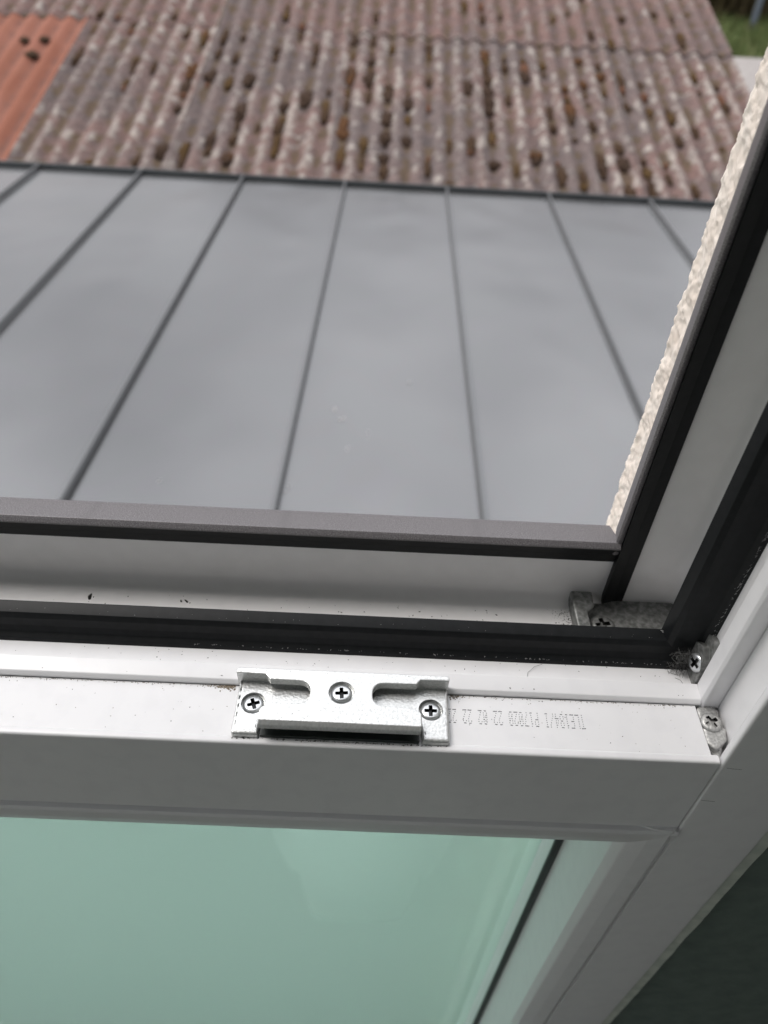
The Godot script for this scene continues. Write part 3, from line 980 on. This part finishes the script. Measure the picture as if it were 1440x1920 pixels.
func make_corrugated() -> void:
	var zb := roof_basis(deg_to_rad(-1.94))
	var at := ZINC_AT - zb.z * (ZINC_LEN + 0.0)
	var r := thing("corrugated_roof", "old corrugated roof covered in pale lichen and brown moss beyond the zinc", "roof")
	r.set_meta("kind", "thing")
	r.transform = Transform3D(roof_basis(deg_to_rad(13.24)), at)
	var m := mat(Color.WHITE, 0.93, 0.0, 0.2)
	m.vertex_color_use_as_albedo = true
	var pitch := 0.1357
	var big := noise(81, 0.9, 3)
	var mid := noise(82, 7.0, 4)
	var fine := noise(83, 26.0, 3)
	var blot := FastNoiseLite.new()
	blot.seed = 84
	blot.noise_type = FastNoiseLite.TYPE_CELLULAR
	blot.frequency = 13.0
	blot.cellular_return_type = FastNoiseLite.RETURN_DISTANCE
	var rows := [[0.03, 2.02, 0.0], [1.92, 3.95, 0.012]]
	for row in 2:
		for c in range(-5, 6):
			var xa := 2.44 + (c - 5) * 0.95
			var red := row == 0 and c == 0
			var s0: float = rows[row][0] + (rng.randf_range(-0.012, 0.012) if row == 1 else 0.0)
			var s1: float = rows[row][1]
			var lift: float = rows[row][2] + c % 2 * 0.003 + (0.004 if red else 0.0)
			var tone := rng.randf_range(-0.5, 0.5)
			var nx := 112
			var nz := 150
			var w := 0.95 - 0.004
			var P := []
			var C := []
			var edge_drop := rng.randf_range(0.0, 0.01)
			for j in nz + 1:
				var pr := PackedVector3Array()
				var cr := PackedColorArray()
				var s := lerpf(s0, s1, float(j) / nz)
				for i in nx + 1:
					var x := xa - 0.95 + 0.002 + w * i / nx
					var u := w * i / nx
					var ph := TAU * (u + pitch * 0.06) / pitch
					var wave := cos(ph)
					var y := wave * 0.0165 + lift - edge_drop * (1.0 - float(j) / nz)
					var col: Color
					if red:
						var k := mid.get_noise_2d(x, s * 0.5) * 0.5 + big.get_noise_2d(x * 2, s)
						col = Color(0.21, 0.088, 0.060).lerp(Color(0.25, 0.115, 0.085), clampf(0.5 + k, 0, 1))
						col = col.lerp(Color(0.115, 0.068, 0.058), clampf(-wave - 0.35 + mid.get_noise_2d(x * 0.7, s) * 0.6, 0, 1) * 0.8)  # shade put into the colour: troughs darkened so the corrugation reads stronger
					else:
						var b := big.get_noise_2d(x + c * 3.0, s) + tone * 0.3
						var k := mid.get_noise_2d(x, s)
						var f := fine.get_noise_2d(x, s)
						col = Color(0.128, 0.101, 0.096).lerp(Color(0.155, 0.102, 0.092), clampf(0.5 + b * 1.6 + (0.5 if row == 1 else -0.15), 0, 1))
						col = col.lerp(Color(0.105, 0.092, 0.092), clampf(k * 1.5 + 0.3, 0, 1) * 0.55)
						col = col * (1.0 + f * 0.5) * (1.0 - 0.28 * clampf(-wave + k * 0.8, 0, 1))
						# pale lichen, mostly on the crests
						var d := blot.get_noise_2d(x * 1.3 + k * 0.06, s * (0.55 + 0.5 * absf(b)) + k * 0.08) + 1.0
						var amt := clampf((0.25 + wave * 0.15 + k * 0.4 + b * 0.22 + (-0.05 if row == 1 else 0.05) - d) * 5.0, 0, 1)
						if amt > 0.0:
							col = col.lerp(Color(0.38, 0.345, 0.31).lerp(Color(0.22, 0.19, 0.17), clampf(0.5 + mid.get_noise_2d(x * 2.0, s + 9.0), 0, 1)), amt * clampf(0.75 + f, 0.3, 1.0))
							y += amt * 0.003
						# dark growth in the troughs
						var g := clampf((-wave * 0.6 - 0.28 + mid.get_noise_2d(x * 0.4 + 5.0, s * 0.8) * 1.3 - absf(b) * 0.3) * 3.0, 0, 1)
						col = col.lerp(Color(0.075, 0.055, 0.042).lerp(Color(0.095, 0.068, 0.042), clampf(0.5 + f * 2.0, 0, 1)), g * 0.85)
						y += g * 0.004 * (1.0 + f)
					col.a = 1.0
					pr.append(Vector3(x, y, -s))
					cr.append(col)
				P.append(pr)
				C.append(cr)
			var t := MB.new()
			t.colored = true
			var N := []
			for j in nz + 1:
				var nr := PackedVector3Array()
				for i in nx + 1:
					var du: Vector3 = P[j][mini(i + 1, nx)] - P[j][maxi(i - 1, 0)]
					var dv: Vector3 = P[mini(j + 1, nz)][i] - P[maxi(j - 1, 0)][i]
					nr.append(du.cross(dv).normalized())
				N.append(nr)
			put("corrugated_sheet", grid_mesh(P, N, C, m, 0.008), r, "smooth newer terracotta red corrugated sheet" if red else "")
	# the slope behind the ridge, and the ridge itself
	var plain := mat(lin(0.17, 0.13, 0.12), 0.93, 0.0, 0.2)
	var t := MB.new()
	t.extrude(rounded([[-3980, 30, 20], [-3930, 42, 20], [-3870, 24], [-3870, 34], [-3930, 54, 24], [-3990, 40, 20], [-4060, -10], [-4060, -22]]), Vector3.BACK, Vector3.UP, Vector3.RIGHT, -3.3, 2.45)
	t.extrude(rounded([[-3950, 10], [-6900, -1450], [-6900, -1465], [-3950, -5]]), Vector3.BACK, Vector3.UP, Vector3.RIGHT, -3.3, 2.44)
	part("ridge_and_far_slope", t, plain, r)
	# moss lumps lying in the troughs
	var tm := MB.new()
	tm.colored = true
	rng.seed = 500
	var made := 0
	while made < 250:
		var wv := rng.randi_range(-24, 23)
		var x := 2.44 - 0.95 * 5 + 0.006 + (wv + 10.5) * pitch * 0.9975 + 0.95 * 2.5 * 0.0
		var cell := int(floor((x - 2.44) / 0.95))
		var left := 2.44 + cell * 0.95 + 0.006
		var kk := floori((x - left) / pitch)
		x = left + (kk + 0.5) * pitch - pitch * 0.06
		var s := rng.randf_range(0.05, 1.9) if rng.randf() < 0.82 else rng.randf_range(1.95, 3.4)
		if cell == -6 and s < 1.93:
			continue
		var dens := mid.get_noise_2d(x * 0.3 + 3.0, s * 0.35) + rng.randf_range(-0.35, 0.5) + (0.12 if x > -1.0 else -0.12)
		if dens < 0.12:
			continue
		made += 1
		var sz := rng.randf_range(0.013, 0.032)
		var kind := rng.randf()
		tm.col = Color(0.055, 0.038, 0.024) if kind < 0.55 else (Color(0.075, 0.05, 0.026) if kind < 0.85 else Color(0.11, 0.058, 0.036))
		lumpy(tm, Vector3(x + rng.randfn(0, 0.004), -0.016 + sz * 0.35 + (0.012 if s > 1.93 else 0.0), -s), Vector3(sz * rng.randf_range(0.7, 1.1), sz * 0.7, sz * rng.randf_range(1.1, 3.4)), made, 0.5, 8)
	for i in 46:
		var kk := rng.randi_range(-15, 6)
		var x := 2.442 - 0.95 * 2 + floorf(kk / 7.0) * 0.95 + (posmod(kk, 7) + 0.44) * pitch
		var s := rng.randf_range(0.1, 1.85)
		tm.col = Color(0.05, 0.034, 0.024) if rng.randf() < 0.7 else Color(0.085, 0.045, 0.025)
		var sz := rng.randf_range(0.03, 0.048)
		lumpy(tm, Vector3(x, -0.006, -s), Vector3(sz * 0.95, sz * 0.55, sz * rng.randf_range(0.8, 2.4)), 700 + i, 0.6, 9)
	var mm := mat(Color.WHITE, 0.98, 0.0, 0.1)
	mm.vertex_color_use_as_albedo = true
	var mo := part("moss", tm, mm, r, "brown moss cushions lying in the troughs of the old sheets")
	mo.set_meta("kind", "stuff")
	# three cushions on the red sheet
	var spots := [[[-2.66, 1.53], "left dark moss lump on the red sheet, beside another lump", 0.03], [[-2.53, 1.56], "right dark moss lump on the red sheet, nearest its edge", 0.032], [[-2.546, 1.32], "lowest dark moss lump on the red sheet, largest of three", 0.042]]
	for i in 3:
		var sp = spots[i]
		var tb := MB.new()
		tb.colored = true
		tb.col = Color(0.06, 0.042, 0.028)
		lumpy(tb, Vector3.ZERO, Vector3(sp[2] * 1.05, sp[2] * 0.55, sp[2] * 0.9), 900 + i, 0.35, 9)
		var o := part(named("moss_lump"), tb, mm, self)
		tag(o, sp[1], "moss", "moss lumps on the red sheet")
		o.transform = r.transform * Transform3D(Basis.IDENTITY, Vector3(sp[0][0], 0.012, -sp[0][1]))
	# walls of the outbuilding
	t = MB.new()
	t.box(Vector3(-3.2, -3.0, -8.2), Vector3(2.3, -1.45, -4.75))
	var ob := part("wall", t, mat(lin(0.42, 0.38, 0.33), 0.9), r)
	ob.transform = r.transform.affine_inverse()

func grid_mesh(P: Array, N: Array, C: Array, m: Material, skirt: float) -> ArrayMesh:
	var v := PackedVector3Array()
	var n := PackedVector3Array()
	var c := PackedColorArray()
	var ix := PackedInt32Array()
	var nj := P.size()
	var ni: int = P[0].size()
	for j in nj:
		v.append_array(P[j]); n.append_array(N[j]); c.append_array(C[j])
	for j in nj - 1:
		for i in ni - 1:
			var a := j * ni + i
			ix.append_array(PackedInt32Array([a, a + ni + 1, a + 1, a, a + ni, a + ni + 1]))
	# the sheet's thickness, shown along its lower and side edges
	for side in 3:
		var k0 := v.size()
		var cnt := ni if side == 0 else nj
		for i in cnt:
			var src := i if side == 0 else (i * ni if side == 1 else i * ni + ni - 1)
			var nn: Vector3 = [Vector3(0, 0, 1), Vector3(-1, 0, 0), Vector3(1, 0, 0)][side]
			v.append(v[src]); v.append(v[src] - Vector3(0, skirt, 0))
			n.append(nn); n.append(nn)
			c.append(Color(0.03, 0.025, 0.022)); c.append(Color(0.03, 0.025, 0.022))
		for i in cnt - 1:
			var a := k0 + i * 2
			ix.append_array(PackedInt32Array([a, a + 2, a + 3, a, a + 3, a + 1]) if side != 1 else PackedInt32Array([a, a + 3, a + 2, a, a + 1, a + 3]))
	var arr := []
	arr.resize(Mesh.ARRAY_MAX)
	arr[Mesh.ARRAY_VERTEX] = v
	arr[Mesh.ARRAY_NORMAL] = n
	arr[Mesh.ARRAY_COLOR] = c
	arr[Mesh.ARRAY_INDEX] = ix
	var am := ArrayMesh.new()
	am.add_surface_from_arrays(Mesh.PRIMITIVE_TRIANGLES, arr)
	am.surface_set_material(0, m)
	return am

# ------------------------------------------------------------------ the yard
func make_yard() -> void:
	var gm := mat(Color.WHITE, 0.95, 0.0, 0.2)
	gm.albedo_texture = noise_tex(91, 0.02, lin(0.055, 0.085, 0.03), lin(0.12, 0.12, 0.055))
	triplanar(gm, 0.2)
	var t := MB.new()
	t.flat(Vector3(-150, -3.0, -200), Vector3(150, -3.0, -200), Vector3(150, -3.0, 60), Vector3(-150, -3.0, 60), Vector3.UP)
	struct("ground", t, gm)
	var cm := mat(Color.WHITE, 0.9)
	cm.albedo_texture = noise_tex(92, 0.02, lin(0.22, 0.20, 0.19), lin(0.29, 0.27, 0.255))
	triplanar(cm, 0.5)
	t = MB.new()
	t.box(Vector3(-8, -3.2, -17.9), Vector3(14, -2.9, 0.0))
	struct("concrete_yard", t, cm)
	# grass blades
	var blade := MB.new()
	blade.tri(Vector3(-0.012, 0, 0), Vector3(0.012, 0, 0), Vector3(0.03, 0.22, 0.02), Vector3(0, 0.5, 1), Vector3(0, 0.5, 1), Vector3(0, 0.5, 1))
	var bm := mat(Color.WHITE, 0.8, 0.0, 0.2)
	bm.vertex_color_use_as_albedo = true
	var mmesh := MultiMesh.new()
	mmesh.transform_format = MultiMesh.TRANSFORM_3D
	mmesh.use_colors = true
	mmesh.mesh = blade.mesh(bm)
	rng.seed = 77
	mmesh.instance_count = 14000
	for i in 14000:
		var x := rng.randf_range(5.5, 14.0)
		var z := rng.randf_range(-25.5, -18.0)
		mmesh.set_instance_transform(i, Transform3D(Basis(Vector3.UP, rng.randf() * TAU).scaled(Vector3.ONE * rng.randf_range(0.5, 1.3)), Vector3(x, -3.0, z)))
		mmesh.set_instance_color(i, Color(0.07, 0.11, 0.035).lerp(Color(0.13, 0.14, 0.06), rng.randf()))
	var g := MultiMeshInstance3D.new()
	g.name = "grass"
	g.multimesh = mmesh
	add_child(g)
	g.set_meta("kind", "stuff")
	tag(g, "green grass beyond the grey concrete yard", "grass")
	# brown shrub and the post
	var sh := thing("bare_shrub", "dark brown bare shrub behind the old roof at top right", "shrub", Vector3(9.0, -3.0, -24.3))
	t = MB.new()
	t.colored = true
	for i in 900:
		t.col = Color(0.06, 0.045, 0.03).lerp(Color(0.12, 0.10, 0.05), rng.randf())
		var o := Vector3(rng.randfn(0, 0.5), 0, rng.randfn(0, 0.6))
		var pts := [o]
		var d := Vector3(rng.randfn() * 0.25, 1, rng.randfn() * 0.25)
		for k in 4:
			o += d * rng.randf_range(0.25, 0.5)
			d += Vector3(rng.randfn(), rng.randfn() * 0.2, rng.randfn()) * 0.3
			pts.append(o)
		hair(t, pts, rng.randf_range(0.008, 0.03))
	var tw := mat(Color.WHITE, 0.95, 0.0, 0.2)
	tw.vertex_color_use_as_albedo = true
	part("twigs", t, tw, sh).set_meta("kind", "stuff")
	var po := thing("steel_post", "slim blue grey post standing in the grass at top right", "post", Vector3(8.85, -3.0, -21.9))
	t = MB.new()
	t.lathe(rounded([[0.0, 2.3], [0.08, 2.3, 0.02], [0.08, 0.0]], 1.0), Vector3.ZERO, Vector3.UP)
	part("pole", t, mat(lin(0.12, 0.14, 0.17), 0.5, 0.3), po)
	t = MB.new()
	t.lathe(rounded([[0.0, 0.16], [0.09, 0.14, 0.03], [0.12, 0.0]], 1.0), Vector3.ZERO, Vector3.UP)
	part("foot", t, mat(lin(0.05, 0.045, 0.04), 0.9), po)

func _ready() -> void:
	rng.seed = 20
	make_sky()
	make_materials()
	make_house()
	make_window()
	make_zinc()
	rng.seed = 300
	make_corrugated()
	make_yard()
